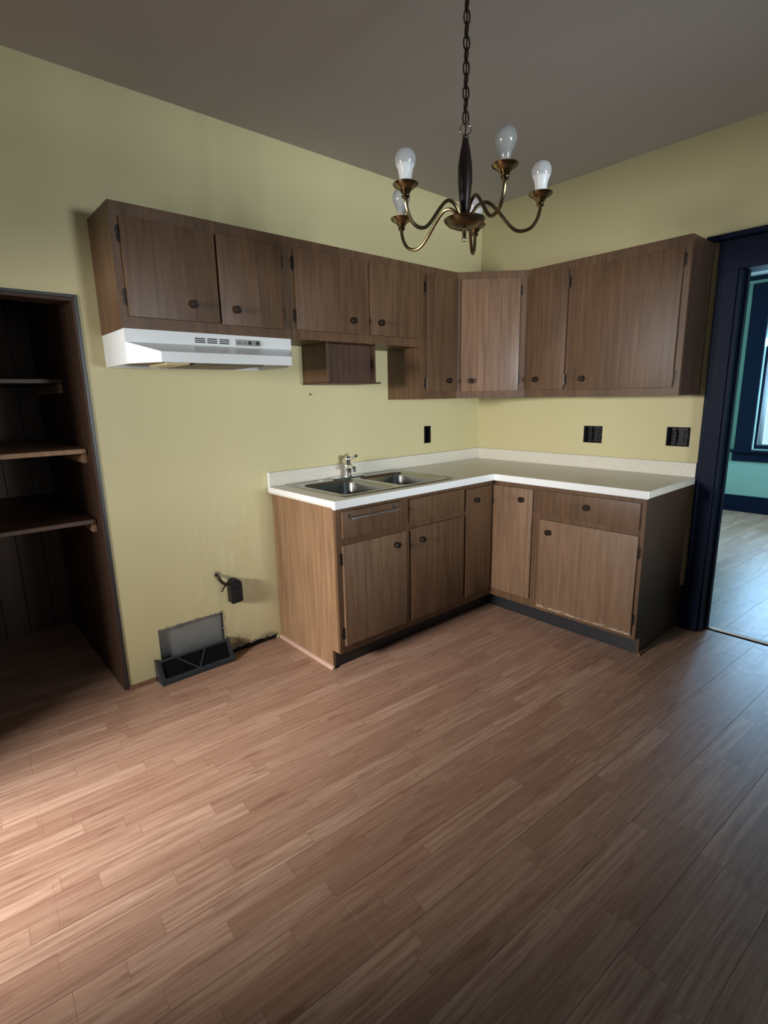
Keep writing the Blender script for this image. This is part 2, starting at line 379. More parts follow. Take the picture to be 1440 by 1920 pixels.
# unseen rear windows, added with their lamps to light the kitchen
b = BM()
box(b, WX, -3.95, -3.90, YR-0.1, YR+0.02, 0.78, 2.15); box(b, WX, -3.20, -3.15, YR-0.1, YR+0.02, 0.78, 2.15)
box(b, WX, -3.90, -3.20, YR-0.1, YR+0.02, 0.78, 0.81); box(b, WX, -3.90, -3.20, YR-0.1, YR+0.02, 2.1, 2.15); box(b, WX, -3.90, -3.20, YR-0.08, YR-0.03, 1.53, 1.57)
struct('added_window_2', b, M['trim'])
b = BM()
for xx in (-2.10, -1.475, -0.85): box(b, WX, xx, xx+0.05, YR-0.1, YR+0.02, 0.78, 2.15)
for x0, x1 in ((-2.05, -1.475), (-1.425, -0.85)):
    box(b, WX, x0, x1, YR-0.1, YR+0.02, 0.78, 0.81); box(b, WX, x0, x1, YR-0.1, YR+0.02, 2.1, 2.15); box(b, WX, x0, x1, YR-0.08, YR-0.03, 1.53, 1.57)
struct('added_window_3', b, M['trim'])

# ------------------------------------------------------------------ pantry alcove
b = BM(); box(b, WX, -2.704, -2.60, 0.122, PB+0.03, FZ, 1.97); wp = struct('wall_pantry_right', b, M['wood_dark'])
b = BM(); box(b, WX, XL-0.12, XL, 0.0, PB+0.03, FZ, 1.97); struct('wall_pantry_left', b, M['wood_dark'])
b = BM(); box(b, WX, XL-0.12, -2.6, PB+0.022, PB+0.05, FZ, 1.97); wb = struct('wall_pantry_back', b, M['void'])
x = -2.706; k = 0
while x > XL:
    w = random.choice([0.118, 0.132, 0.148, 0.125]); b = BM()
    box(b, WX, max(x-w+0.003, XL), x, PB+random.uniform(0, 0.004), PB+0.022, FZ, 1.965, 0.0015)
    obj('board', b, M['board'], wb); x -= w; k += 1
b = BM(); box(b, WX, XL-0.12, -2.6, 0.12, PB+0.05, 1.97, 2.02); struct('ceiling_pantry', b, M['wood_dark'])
# jamb lining of the opening: side board, soffit board, thin dark edge trim
b = BM(); box(b, WX, -2.722, -2.704, 0.0, 0.122, FZ, 1.816); box(b, WX, XL, -2.704, 0.0, 0.122, 1.816, 1.834)
struct('trim_1', b, M['wood_dark'])
b = BM(); box(b, LW, 2.700, 2.713, -0.004, 0.006, 0.0, 1.842, 0.002); box(b, LW, 2.713, 4.0, -0.004, 0.006, 1.829, 1.842, 0.002)
struct('trim_2', b, M['black'])
# side panel boards of the alcove, set as panelling on the right-hand wall of the pantry
for (y0, y1) in ((0.125, 0.375), (0.379, 0.62), (0.624, 0.86), (0.864, 1.11)):
    b = BM(); box(b, WX, -2.722, -2.7045, y0, y1, FZ, 1.965, 0.002); obj('panel', b, M['wood_dark'], wp)
# shelf cleats on that side wall
for y0, z in ((0.40, 1.489), (0.09, 1.168), (0.09, 0.838)):
    b = BM(); box(b, WX, -2.742, -2.7225, y0+0.02, 1.1, z-0.045, z, 0.002); obj('shelf_cleat', b, M['shelf'], wp)
    b = BM(); box(b, WX, XL+0.001, XL+0.02, y0+0.02, 1.1, z-0.045, z, 0.002); obj('shelf_cleat', b, M['shelf'], bpy.data.objects['wall_pantry_left'])
for y0, z, lab in ((0.385, 1.490, 'highest pantry shelf, shallow dark wooden board set well back'),
                   (0.085, 1.169, 'middle pantry shelf, wooden board with a pale tan front edge'),
                   (0.085, 0.839, 'lowest pantry shelf, dark wooden board above the open floor space')):
    b = BM(); box(b, WX, XL+0.003, -2.726, y0, 1.116, z, z+0.021, 0.002)
    tag(obj('pantry_shelf', b, M['shelf'] if z < 1.3 and z > 1 else M['mini'], origin=(-3.36, 0.7, z)), lab, 'shelf', 'pantry shelves')

# ------------------------------------------------------------------ far room
b = BM(); slab_holes(b, Fr((FX, 0, 0), (0, -1, 0), (1, 0, 0)), (0.25, 4.3), (FZ, HC+0.1), 0, 0.12, [(0.885, 1.865, 0.735, 2.40)])
wf = struct('wall_far', b, M['teal'])
b = BM(); box(b, WX, 0.14, FX+0.12, -0.37, -0.25, FZ, HC+0.1); struct('wall_far_left', b, M['teal'])
b = BM(); box(b, WX, 0.14, FX+0.12, -4.42, -4.3, FZ, HC+0.1); struct('wall_far_right', b, M['teal'])
b = BM(); box(b, WX, 0.14, FX+0.12, -4.42, -0.25, HC, HC+0.1); struct('ceiling_far', b, M['ceiling'])
b = BM(); box(b, WX, FX-0.004, FX, -4.3, -0.37, 2.605, HC); obj('frieze', b, M['white'], wf)
b = BM(); box(b, WX, FX-0.03, FX, -4.3, -0.37, 2.565, 2.612, 0.004); struct('trim_3', b, M['trim'])
b = BM(); box(b, WX, FX-0.02, FX, -4.3, -0.37, 0, 0.19, 0.004); box(b, WX, FX-0.034, FX-0.02, -4.3, -0.37, 0, 0.02, 0.003); struct('baseboard_far', b, M['trim'])
b = BM(); box(b, WX, 0.14, FX-0.02, -0.39, -0.37, 0, 0.19, 0.004); struct('baseboard_far_left', b, M['trim'])
# window of the far room
FW = Fr((FX, 0, 0), (0, -1, 0), (-1, 0, 0))
b = BM(); box(b, FW, 0.712, 0.885, 0, 0.025, 0.69, 2.40, 0.004); box(b, FW, 1.865, 2.06, 0, 0.025, 0.69, 2.40, 0.004)
box(b, FW, 0.712, 2.06, 0, 0.028, 2.40, 2.53, 0.004); win = struct('window_1', b, M['trim'])
b = BM(); box(b, FW, 0.665, 2.085, -0.05, 0.055, 0.69, 0.722, 0.006); obj('stool', b, M['trim'], win)
b = BM(); box(b, FW, 0.70, 2.05, 0, 0.02, 0.592, 0.69, 0.004); obj('apron', b, M['trim'], win)
for (z0, z1, d) in ((0.735, 1.865, -0.06), (1.825, 2.40, -0.095)):
    b = BM(); fwid = 0.022
    box(b, FW, 0.885, 0.885+fwid, d-0.03, d, z0, z1); box(b, FW, 1.865-fwid, 1.865, d-0.03, d, z0, z1)
    box(b, FW, 0.885+fwid, 1.865-fwid, d-0.03, d, z0, z0+0.04); box(b, FW, 0.885+fwid, 1.865-fwid, d-0.03, d, z1-0.04, z1)
    s_ = obj('sash', b, M['trim'], win)
    b = BM(); box(b, FW, 0.885+fwid, 1.865-fwid, d-0.018, d-0.013, z0+0.04, z1-0.04); obj('pane', b, M['glass'], s_)
b = BM(); box(b, FW, 0.907, 0.955, -0.119, -0.1, 0.735, 1.9); box(b, FW, 1.80, 1.865, -0.119, -0.1, 0.735, 1.9); box(b, FW, 0.955, 1.80, -0.119, -0.1, 0.735, 0.79)
obj('storm_frame', b, M['white'], win)

# ------------------------------------------------------------------ doorway trim, threshold
b = BM()
box(b, RW, 1.576, DJ+0.004, 0.0, 0.018, 0, 2.02, 0.003); box(b, RW, 1.579, 1.597, 0.018, 0.024, 0.26, 2.0, 0.003); box(b, RW, 1.559, DJ+0.004, 0.0, 0.026, 0, 0.26, 0.004)
box(b, RW, DJ2-0.004, DJ2+0.105, 0.0, 0.022, 0, 2.02, 0.003)
box(b, RW, 1.574, DJ2+0.11, 0.0, 0.020, 2.0, 2.148, 0.003); box(b, RW, 1.515, DJ2+0.15, 0.0, 0.045, 2.150, 2.178, 0.005)
cas = struct('door_1', b, M['trim'])
b = BM(); box(b, RW, DJ, DJ+0.02, -0.14, 0.0, 0, 2.02); box(b, RW, DJ2-0.02, DJ2, -0.14, 0.0, 0, 2.02); box(b, RW, DJ+0.02, DJ2-0.02, -0.14, 0, 2.0, 2.02)
box(b, RW, DJ+0.02, DJ+0.032, -0.10, -0.065, 0, 2.0); obj('jamb', b, M['trim'], cas)
b = BM(); box(b, RW, DJ-0.085, DJ+0.004, -0.162, -0.14, 0, 2.02, 0.003); box(b, RW, DJ2, DJ2+0.1, -0.162, -0.14, 0, 2.02, 0.003); box(b, RW, DJ-0.09, DJ2+0.1, -0.164, -0.14, 2.02, 2.15, 0.003); obj('casing', b, M['trim'], cas)
b = BM(); box(b, WX, 0.098, 0.125, -DJ2+0.02, -DJ-0.02, -0.004, 0.006, 0.002); struct('trim_4', b, M['white'])

# ------------------------------------------------------------------ floor of separate laminate planks
b = BM(); box(b, WX, -4.12, 4.0, -4.75, 1.25, -0.06, -0.0125); fl = struct('floor', b, M['void'])
def clip(poly, x0, x1, y0, y1):
    for ax, lim, sg in ((0, x0, 1), (0, x1, -1), (1, y0, 1), (1, y1, -1)):
        out = []
        for i in range(len(poly)):
            a, c = poly[i], poly[(i+1) % len(poly)]; fa, fc = sg*(a[ax]-lim), sg*(c[ax]-lim)
            if fa >= 0: out.append(a)
            if (fa >= 0) != (fc >= 0):
                k = fa/(fa-fc); out.append((a[0]+k*(c[0]-a[0]), a[1]+k*(c[1]-a[1])))
        poly = out
        if len(poly) < 3: return None
    return poly
ct, st = math.cos(TILT), math.sin(TILT)
def plank_mesh(poly):
    bm = bmesh.new(); cx = sum(p[0] for p in poly)/len(poly); cyy = sum(p[1] for p in poly)/len(poly)
    def ring(z, ins):
        o = []; n = len(poly)
        for i in range(n):
            p0, p1, p2 = Vector(poly[i-1]), Vector(poly[i]), Vector(poly[(i+1) % n])
            e1 = (p1-p0); e2 = (p2-p1)
            if e1.length < 1e-6 or e2.length < 1e-6: o.append(bm.verts.new((*p1, z))); continue
            e1.normalize(); e2.normalize(); n1 = Vector((-e1.y, e1.x)); n2 = Vector((-e2.y, e2.x)); m = n1+n2
            k = ins/max(0.3, m.dot(n1)); o.append(bm.verts.new((*(p1+m*k), z)))
        return o
    dz = random.uniform(-0.0002, 0.0)
    top = ring(dz, 0.0008); mid = ring(dz-0.0007, 0.0001); bot = ring(-0.0118, 0.0001); n = len(top)
    bm.faces.new(top)
    for a, c in ((top, mid), (mid, bot)):
        for i in range(n): bm.faces.new((a[i], c[i], c[(i+1) % n], a[(i+1) % n]))
    return bm
PL = 1.21
for (x0, x1, y0, y1, ph) in ((XL, 0.0, YR, 0.0, 0), (0.0, 0.066, -DJ2, -DJ, 0), (XL, -2.722, 0.0, PB, 0), (0.126, FX, -4.3, -0.37, 0.37)):
    for r in range(-28, 12):
        t0 = T0+r*PW; t1 = t0+PW
        off = (-3.135 + (0.0 if r % 2 == 0 else 0.43) + (0.21 if r % 4 == 1 else 0) + ph) % PL
        for k in range(-6, 6):
            s0 = off+k*PL; s1 = s0+PL
            poly = [(s*ct+t*st, -s*st+t*ct) for s, t in ((s0, t0), (s1, t0), (s1, t1), (s0, t1))]
            poly = clip(poly, x0, x1, y0, y1)
            if not poly: continue
            q = [poly[0]]
            for p in poly[1:]:
                if (Vector(p)-Vector(q[-1])).length > 0.003: q.append(p)
            if (Vector(q[0])-Vector(q[-1])).length <= 0.003: q.pop()
            if len(q) < 3: continue
            A = abs(sum(q[i][0]*q[(i+1) % len(q)][1]-q[(i+1) % len(q)][0]*q[i][1] for i in range(len(q)))/2)
            if A < 0.0004: continue
            if all(-1.8 < p[0] < 0 and -0.5 < p[1] for p in q) or all(-0.5 < p[0] <= 0 and -1.5 < p[1] for p in q): continue
            cxy = (sum(p[0] for p in q)/len(q), sum(p[1] for p in q)/len(q), 0)
            obj('plank', plank_mesh(q), M['floor'], fl, origin=cxy)

# ------------------------------------------------------------------ cabinets
def carcass(F, u0, u1, dep, z0, z1, top=True, t=0.018, bot=True):
    b = BM()
    box(b, F, u0, u0+t, 0, dep, z0, z1); box(b, F, u1-t, u1, 0, dep, z0, z1); box(b, F, u0+t, u1-t, 0, 0.008, z0, z1)
    if bot: box(b, F, u0+t, u1-t, 0.008, dep, z0, z0+t)
    if top: box(b, F, u0+t, u1-t, 0.008, dep, z1-t, z1)
    return b
def knob(F, u, d, z, parent, r=0.017):
    b = BM(); o = F.p(u, d, z)
    lathe(b, [(0.006, 0), (0.006, 0.010), (r*0.8, 0.014), (r, 0.019), (r, 0.023), (r*0.9, 0.0255), (r*0.72, 0.0255), (r*0.62, 0.023), (r*0.4, 0.023), (r*0.3, 0.026), (0, 0.0265)], o, F.n, 18)
    k = obj('knob', b, M['bronze'], parent, True, origin=o)
    b = BM(); lathe(b, [(r*0.74, 0.0256), (r*0.86, 0.0265), (r*0.98, 0.0245)], o, F.n, 18); bmesh.ops.solidify(b, geom=b.faces[:], thickness=0.0006)
    return k
def hinge(F, u, d, z, side, parent, h=0.066):
    # pointed leaf fixed on the frame beside the door edge, barrel against the edge; side: direction from door to frame
    b = BM(); w = 0.014*side
    pts = [(0, -h/2), (w*0.55, -h/2+0.002), (w, -h*0.24), (w*0.7, 0), (w, h*0.24), (w*0.55, h/2-0.002), (0, h/2)]
    prism(b, [F.p(u+x, d, z+y) for x, y in pts], F.n*0.003)
    tube(b, [F.p(u-0.001*side, d+0.007, z-h*0.45), F.p(u-0.001*side, d+0.007, z+h*0.45)], 0.0045, 8)
    return obj('hinge', b, M['bronze'], parent, False, origin=F.p(u, d, z))
def door(F, u0, u1, d, z0, z1, parent, mat, name='door', th=0.016):
    b = BM(); box(b, F, u0, u1, d+0.002, d+th, z0, z1, 0.004, 2)
    return obj(name, b, mat, parent, True, origin=F.p((u0+u1)/2, d, (z0+z1)/2))
def frame(F, u0, u1, d, z0, z1, openings, parent, mat, th=0.018):
    b = BM(); slab_holes(b, F, (u0, u1), (z0, z1), d-th, d, openings)
    return obj('face_frame', b, mat, parent)

UD = 0.300; UZ = 2.148
# --- over the hood
c = thing('wall_cabinet', 'leftmost wall cabinet, short, two doors, right above the white range hood', 'cabinet', LW.p(2.229, 0, 1.682))
obj('body', carcass(LW, 1.836, 2.622, UD-0.018, 1.682, UZ), M['wood'], c)
frame(LW, 1.836, 2.622, UD, 1.682, UZ, [(1.895, 2.205, 1.735, 2.085), (2.215, 2.58, 1.735, 2.085)], c, M['wood'])
d = door(LW, 2.211, 2.591, UD, 1.728, 2.096, c, M['wood']); knob(LW, 2.329, UD+0.016, 1.795, d); hinge(LW, 2.592, UD, 2.032, 1, d); hinge(LW, 2.592, UD, 1.802, 1, d)
d = door(LW, 1.883, 2.203, UD, 1.724, 2.096, c, M['wood']); knob(LW, 2.133, UD+0.016, 1.790, d); hinge(LW, 1.882, UD, 2.032, -1, d); hinge(LW, 1.882, UD, 1.795, -1, d)
# --- two doors over the sink
c = thing('wall_cabinet', 'short wall cabinet with two doors above the sink, small wooden box under it', 'cabinet', LW.p(1.388, 0, 1.685))
obj('body', carcass(LW, 0.942, 1.835, UD-0.018, 1.685, UZ), M['wood'], c)
frame(LW, 0.942, 1.835, UD, 1.685, UZ, [(0.97, 1.33, 1.74, 2.085), (1.415, 1.80, 1.74, 2.085)], c, M['wood'])
d = door(LW, 1.408, 1.812, UD, 1.728, 2.103, c, M['wood']); knob(LW, 1.468, UD+0.016, 1.794, d); hinge(LW, 1.813, UD, 2.035, 1, d); hinge(LW, 1.813, UD, 1.795, 1, d)
d = door(LW, 0.962, 1.338, UD, 1.731, 2.103, c, M['wood']); knob(LW, 1.272, UD+0.016, 1.797, d)
# --- tall narrow one
c = thing('wall_cabinet', 'tall narrow wall cabinet on the left wall, one slim door, beside the corner cabinet', 'cabinet', LW.p(0.778, 0, 1.378))
obj('body', carcass(LW, 0.6145, 0.941, UD-0.018, 1.378, UZ), M['wood'], c)
frame(LW, 0.6145, 0.941, UD, 1.378, UZ, [(0.67, 0.885, 1.435, 2.085)], c, M['wood'])
d = door(LW, 0.655, 0.896, UD, 1.423, 2.10, c, M['wood']); knob(LW, 0.709, UD+0.016, 1.489, d); hinge(LW, 0.897, UD, 2.03, 1, d); hinge(LW, 0.897, UD, 1.475, 1, d)
# --- diagonal corner cabinet
c = thing('corner_wall_cabinet', 'diagonal corner wall cabinet whose door catches a pale sheen', 'cabinet', (-0.3, -0.3, 1.378))
DG = Fr((-0.6135, -0.30, 0), (1, -1, 0), (-1, -1, 0)); DL = 0.3135*math.sqrt(2)
b = BM(); prism(b, [(-0.001, -0.001, 1.378), (-0.6135, -0.001, 1.378), (-0.6135, -0.283, 1.378), (-0.283, -0.6135, 1.378), (-0.001, -0.6135, 1.378)], (0, 0, UZ-1.378)); obj('body', b, M['wood'], c)
frame(DG, 0.0, DL, 0.0, 1.378, UZ, [(0.05, DL-0.06, 1.44, 2.08)], c, M['wood'], 0.017)
d = door(DG, 0.030, 0.394, 0.0, 1.420, 2.102, c, M['wood_sheen'], th=0.012); knob(DG, 0.099, 0.012, 1.487, d); hinge(DG, 0.395, 0, 2.03, 1, d); hinge(DG, 0.395, 0, 1.49, 1, d)
# --- right wall pair
c = thing('wall_cabinet', 'narrow wall cabinet on the right wall, between the corner and the widest door', 'cabinet', RW.p(0.766, 0, 1.378))
obj('body', carcass(RW, 0.6145, 0.918, UD-0.018, 1.378, UZ), M['wood'], c)
frame(RW, 0.6145, 0.918, UD, 1.378, UZ, [(0.665, 0.88, 1.435, 2.085)], c, M['wood'])
d = door(RW, 0.650, 0.892, UD, 1.422, 2.105, c, M['wood']); knob(RW, 0.704, UD+0.016, 1.486, d); hinge(RW, 0.893, UD, 2.03, 1, d); hinge(RW, 0.893, UD, 1.478, 1, d)
c = thing('wall_cabinet', 'wall cabinet with one wide door at the right end, next to the doorway', 'cabinet', RW.p(1.231, 0, 1.375))
obj('body', carcass(RW, 0.919, 1.540, UD-0.018, 1.375, UZ), M['wood'], c)
b = BM(); box(b, RW, 1.5402, 1.544, 0.001, UD-0.018, 1.375, UZ); obj('side_panel', b, M['wood_shaded'], c)['label'] = 'end panel with shade in its colour'
frame(RW, 0.919, 1.544, UD, 1.375, UZ, [(0.96, 1.50, 1.435, 2.085)], c, M['wood'])
d = door(RW, 0.943, 1.513, UD, 1.416, 2.095, c, M['wood']); knob(RW, 1.014, UD+0.016, 1.479, d); hinge(RW, 1.514, UD, 2.035, 1, d); hinge(RW, 1.514, UD, 1.475, 1, d)
# --- little box under the cabinet over the sink
c = thing('under_cabinet_box', 'small open-fronted dark wooden box hanging under the short cabinet above the sink', 'box', LW.p(1.42, 0, 1.475))
b = BM(); box(b, LW, 1.574, 1.592, 0.001, 0.235, 1.482, 1.684, 0.001); obj('side_panel', b, M['wood'], c)
b = BM(); box(b, LW, 1.243, 1.258, 0.001, 0.235, 1.482, 1.684, 0.001); obj('side_panel', b, M['mini'], c)
b = BM(); box(b, LW, 1.258, 1.574, 0.19, 0.205, 1.482, 1.684); obj('front_panel', b, M['mini'], c)
b = BM(); box(b, LW, 1.21, 1.598, 0.001, 0.242, 1.472, 1.4815, 0.002); obj('bottom_board', b, M['mini'], c)

# --- range hood
c = thing('range_hood', 'white range hood with black vent slots under the leftmost wall cabinet', 'range hood', LW.p(2.24, 0, 1.545))
hu0, hu1, lu0, lu1, hd, ld = 1.857, 2.621, 1.945, 2.534, 0.318, 0.458
b = BM()
A = [LW.p(hu0, 0.002, 1.681), LW.p(hu1, 0.002, 1.681), LW.p(hu1, hd, 1.681), LW.p(hu0, hd, 1.681)]
def q(*pts): b.faces.new([b.verts.new(p) for p in pts])
zt, zl, zb = 1.630, 1.586, 1.546
p = LW.p
q(*A)
q(p(hu0, hd, 1.681), p(hu1, hd, 1.681), p(hu1, hd, zt), p(hu0, hd, zt))                                   # upper face
q(p(hu0, hd, zt), p(hu1, hd, zt), p(lu1, ld, zl), p(lu0, ld, zl))                                         # sloping top of the visor
q(p(lu0, ld, zl), p(lu1, ld, zl), p(lu1, ld, zb), p(lu0, ld, zb))                                         # lip
q(p(hu1, hd, zt), p(hu1, hd, zb), p(lu1, ld, zb), p(lu1, ld, zl)); q(p(hu0, hd, zt), p(hu0, hd, zb), p(lu0, ld, zb), p(lu0, ld, zl))
q(p(hu1, 0.002, 1.681), p(hu1, hd, 1.681), p(hu1, hd, zb), p(hu1, 0.002, zb)); q(p(hu0, 0.002, 1.681), p(hu0, hd, 1.681), p(hu0, hd, zb), p(hu0, 0.002, zb))
q(p(hu0, 0.002, 1.681), p(hu1, 0.002, 1.681), p(hu1, 0.002, zb), p(hu0, 0.002, zb))
rim = 0.018                                                                                               # rolled bottom rim, open underneath
o_ = [p(hu1, 0.002, zb), p(hu1, hd, zb), p(lu1, ld, zb), p(lu0, ld, zb), p(hu0, hd, zb), p(hu0, 0.002, zb)]
i_ = [p(hu1-rim, 0.02, zb), p(hu1-rim, hd-0.008, zb), p(lu1-0.008, ld-rim, zb), p(lu0+0.008, ld-rim, zb), p(hu0+rim, hd-0.008, zb), p(hu0+rim, 0.02, zb)]
for k in range(6): q(o_[k], o_[(k+1) % 6], i_[(k+1) % 6], i_[k])
j_ = [v_+Vector((0, 0, 0.02)) for v_ in i_]
for k in range(6): q(i_[k], i_[(k+1) % 6], j_[(k+1) % 6], j_[k])
q(*j_)
bmesh.ops.remove_doubles(b, verts=b.verts[:], dist=0.0005)
obj('canopy', b, M['hoodwhite'], c)
for u0 in (2.291, 2.236, 2.180):
    for zz in (1.6585, 1.6505, 1.6425):
        b = BM(); box(b, LW, u0, u0+0.046, hd-0.002, hd+0.0008, zz-0.0025, zz+0.0022); obj('vent_slot', b, M['void'], c)
b = BM(); box(b, LW, 2.024, 2.149, hd, hd+0.0015, 1.637, 1.664); cp_ = obj('control_panel', b, M['greylabel'], c)
for u0, w in ((2.132, 0.02), (2.104, 0.012)):
    b = BM(); box(b, LW, u0-w/2, u0+w/2, hd+0.0015, hd+0.0022, 1.648, 1.651); obj('print_mark', b, M['blackplastic'], cp_)
for u0 in (2.080, 2.040):
    b = BM(); box(b, LW, u0-0.007, u0+0.007, hd+0.0015, hd+0.006, 1.643, 1.658, 0.001); obj('switch', b, M['blackplastic'], cp_)
b = BM(); box(b, LW, 2.40, 2.50, 0.20, 0.40, 1.541, 1.562, 0.003); obj('light_lens', b, M['lens'], c)
b = BM(); box(b, LW, 2.06, 2.38, 0.10, 0.40, 1.5425, 1.56, 0.002); obj('grease_filter', b, M['filter'], c)

# --- base cabinets
BD = 0.604; BZ0 = 0.105; BZ = 0.874
def toe(F, u0, u1, d, parent):
    b = BM(); box(b, F, u0, u1, d-0.012, d, 0.0, BZ0); return obj('toe_kick', b, M['black'], parent)
# sink base
c = thing('base_cabinet', 'sink base cabinet with two doors and a pale wood left side panel', 'cabinet', LW.p(1.36, 0, 0))
b = BM(); box(b, LW, 0.886, 0.904, 0, BD-0.018, BZ0, BZ); box(b, LW, 0.904, 1.821, 0, 0.008, BZ0, BZ); box(b, LW, 0.904, 1.821, 0.008, BD-0.018, BZ0, BZ0+0.018); obj('body', b, M['wood'], c)
b = BM(); prism(b, [LW.p(1.839, 0.002, 0), LW.p(1.839, 0.535, 0), LW.p(1.839, 0.535, 0.105), LW.p(1.839, BD-0.016, 0.105), LW.p(1.839, BD-0.016, BZ), LW.p(1.839, 0.002, BZ)], LW.u*-0.018); obj('side_panel', b, M['wood_side'], c)
frame(LW, 0.886, 1.839, BD, BZ0, BZ, [(0.92, 1.33, 0.16, 0.66), (1.39, 1.79, 0.16, 0.66), (0.92, 1.33, 0.73, 0.83), (1.39, 1.79, 0.73, 0.83)], c, M['wood'])
d = door(LW, 1.378, 1.810, BD, 0.146, 0.680, c, M['wood_worn']); knob(LW, 1.456, BD+0.016, 0.619, d); hinge(LW, 1.811, BD, 0.61, 1, d); hinge(LW, 1.811, BD, 0.215, 1, d)
d = door(LW, 0.897, 1.342, BD, 0.144, 0.684, c, M['wood']); knob(LW, 1.264, BD+0.016, 0.613, d)
d = door(LW, 1.405, 1.808, BD, 0.716, 0.852, c, M['wood'], 'false_drawer_front')
b = BM(); hz = 0.823
for u0 in (1.762, 1.464):
    b = BM()
    box(b, LW, u0-0.014, u0+0.014, BD+0.016, BD+0.019, hz-0.016, hz+0.016, 0.001)
    tube(b, [LW.p(u0, BD+0.018, hz), LW.p(u0, BD+0.048, hz-0.004)], [0.009, 0.006], 8)
    obj('handle_post', b, M['chrome'], d)
b = BM(); tube(b, [LW.p(1.77, BD+0.048, hz-0.004), LW.p(1.456, BD+0.048, hz-0.004)], 0.0045, 8); obj('handle_bar', b, M['acrylic'], d)
door(LW, 0.899, 1.348, BD, 0.720, 0.850, c, M['wood'], 'false_drawer_front')
toe(LW, 0.886, 1.821, 0.535, c)
# corner cabinet with its two-leaf door
c = thing('corner_base_cabinet', 'corner base cabinet with a folding two-leaf door in the inner angle', 'cabinet', (-0.3, -0.3, 0))
b = BM(); box(b, LW, 0.002, 0.885, 0.002, 0.010, BZ0, BZ); box(b, RW, 0.011, 0.925, 0.002, 0.010, BZ0, BZ)
prism(b, [(-0.011, -0.011, BZ0), (-0.885, -0.011, BZ0), (-0.885, -0.586, BZ0), (-0.586, -0.586, BZ0), (-0.586, -0.925, BZ0), (-0.011, -0.925, BZ0)], (0, 0, 0.018)); obj('body', b, M['wood'], c)
b = BM(); slab_holes(b, LW, (BD-0.018, 0.885), (BZ0, BZ), BD-0.018, BD, [(BD-0.02, 0.865, 0.17, 0.835)]); slab_holes(b, RW, (BD, 0.925), (BZ0, BZ), BD-0.018, BD, [(BD-0.02, 0.895, 0.17, 0.835)]); obj('face_frame', b, M['wood'], c)
d = door(LW, BD+0.019, 0.876, BD, 0.158, 0.842, c, M['wood']); knob(LW, 0.790, BD+0.016, 0.769, d, 0.016)
d = door(RW, BD+0.019, 0.908, BD, 0.158, 0.842, c, M['wood_worn']); knob(RW, 0.838, BD+0.016, 0.777, d)
b = BM(); box(b, LW, 0.535, 0.885, 0.523, 0.535, 0, BZ0); box(b, RW, 0.5355, 0.925, 0.523, 0.535, 0, BZ0); obj('toe_kick', b, M['black'], c)
# right-hand base with drawer
c = thing('base_cabinet', 'base cabinet with one drawer over one scuffed wide door, beside the doorway', 'cabinet', RW.p(1.24, 0, 0))
b = BM(); box(b, RW, 0.926, 0.944, 0, BD-0.018, BZ0, BZ); box(b, RW, 0.944, 1.538, 0, 0.008, BZ0, BZ); box(b, RW, 0.944, 1.538, 0.008, BD-0.018, BZ0, BZ0+0.018); obj('body', b, M['wood'], c)
b = BM(); prism(b, [RW.p(1.556, 0.032, 0), RW.p(1.556, 0.54, 0), RW.p(1.556, 0.54, 0.105), RW.p(1.556, BD-0.016, 0.105), RW.p(1.556, BD-0.016, BZ), RW.p(1.556, 0.032, BZ)], RW.u*-0.018); obj('side_panel', b, M['wood_shaded'], c)['label'] = 'end panel with shade in its colour'
frame(RW, 0.926, 1.556, BD, BZ0, BZ, [(0.98, 1.51, 0.16, 0.64), (0.98, 1.51, 0.72, 0.83)], c, M['wood'])
d = door(RW, 0.962, 1.536, BD, 0.128, 0.674, c, M['wood_worn']); knob(RW, 1.028, BD+0.016, 0.606, d); hinge(RW, 1.537, BD, 0.585, 1, d); hinge(RW, 1.537, BD, 0.215, 1, d)
d = door(RW, 0.958, 1.534, BD, 0.706, 0.846, c, M['wood'], 'drawer'); knob(RW, 1.252, BD+0.016, 0.786, d)
toe(RW, 0.926, 1.538, 0.54, c)

# --- countertop
c = thing('countertop', 'L-shaped speckled white laminate countertop with backsplash on the base cabinets', 'countertop', (-0.9, -0.3, 0.876))
CT = 0.914; CB = 0.876; CD = 0.635; L1 = 1.859; L2 = 1.575
XY = Fr((0, 0, 0), (-1, 0, 0), (0, 0, 1))
class Flat:                       # u = x, z = y, d = height: slab_holes lying flat
    def p(s, u, d, z): return Vector((u, z, d))
b = BM(); slab_holes(b, Flat(), (-L1, -0.9), (-CD, -0.002), CB+0.0015, CT, [(-1.745, -0.945, -0.555, -0.05)])
prism(b, [(-0.9, -CD, CB+0.0015), (-CD-0.0004, -CD, CB+0.0015), (-0.0024, -0.002, CB+0.0015), (-0.9, -0.002, CB+0.0015)], (0, 0, CT-CB-0.0015)); obj('slab', b, M['counter'], c)
b = BM(); prism(b, [(-CD, -CD-0.0004, CB+0.0015), (-CD, -L2, CB+0.0015), (-0.002, -L2, CB+0.0015), (-0.002, -0.0024, CB+0.0015)], (0, 0, CT-CB-0.0015)); obj('slab', b, M['counter'], c)
b = BM(); box(b, LW, CD+0.0005, L1+0.001, CD-0.002, CD+0.004, CB-0.002, CT+0.0006, 0.002); obj('edge_band', b, M['counter_edge'], c)
b = BM(); box(b, RW, CD+0.0045, L2+0.001, CD-0.002, CD+0.004, CB-0.002, CT+0.0006, 0.002); obj('edge_band', b, M['counter_edge'], c)
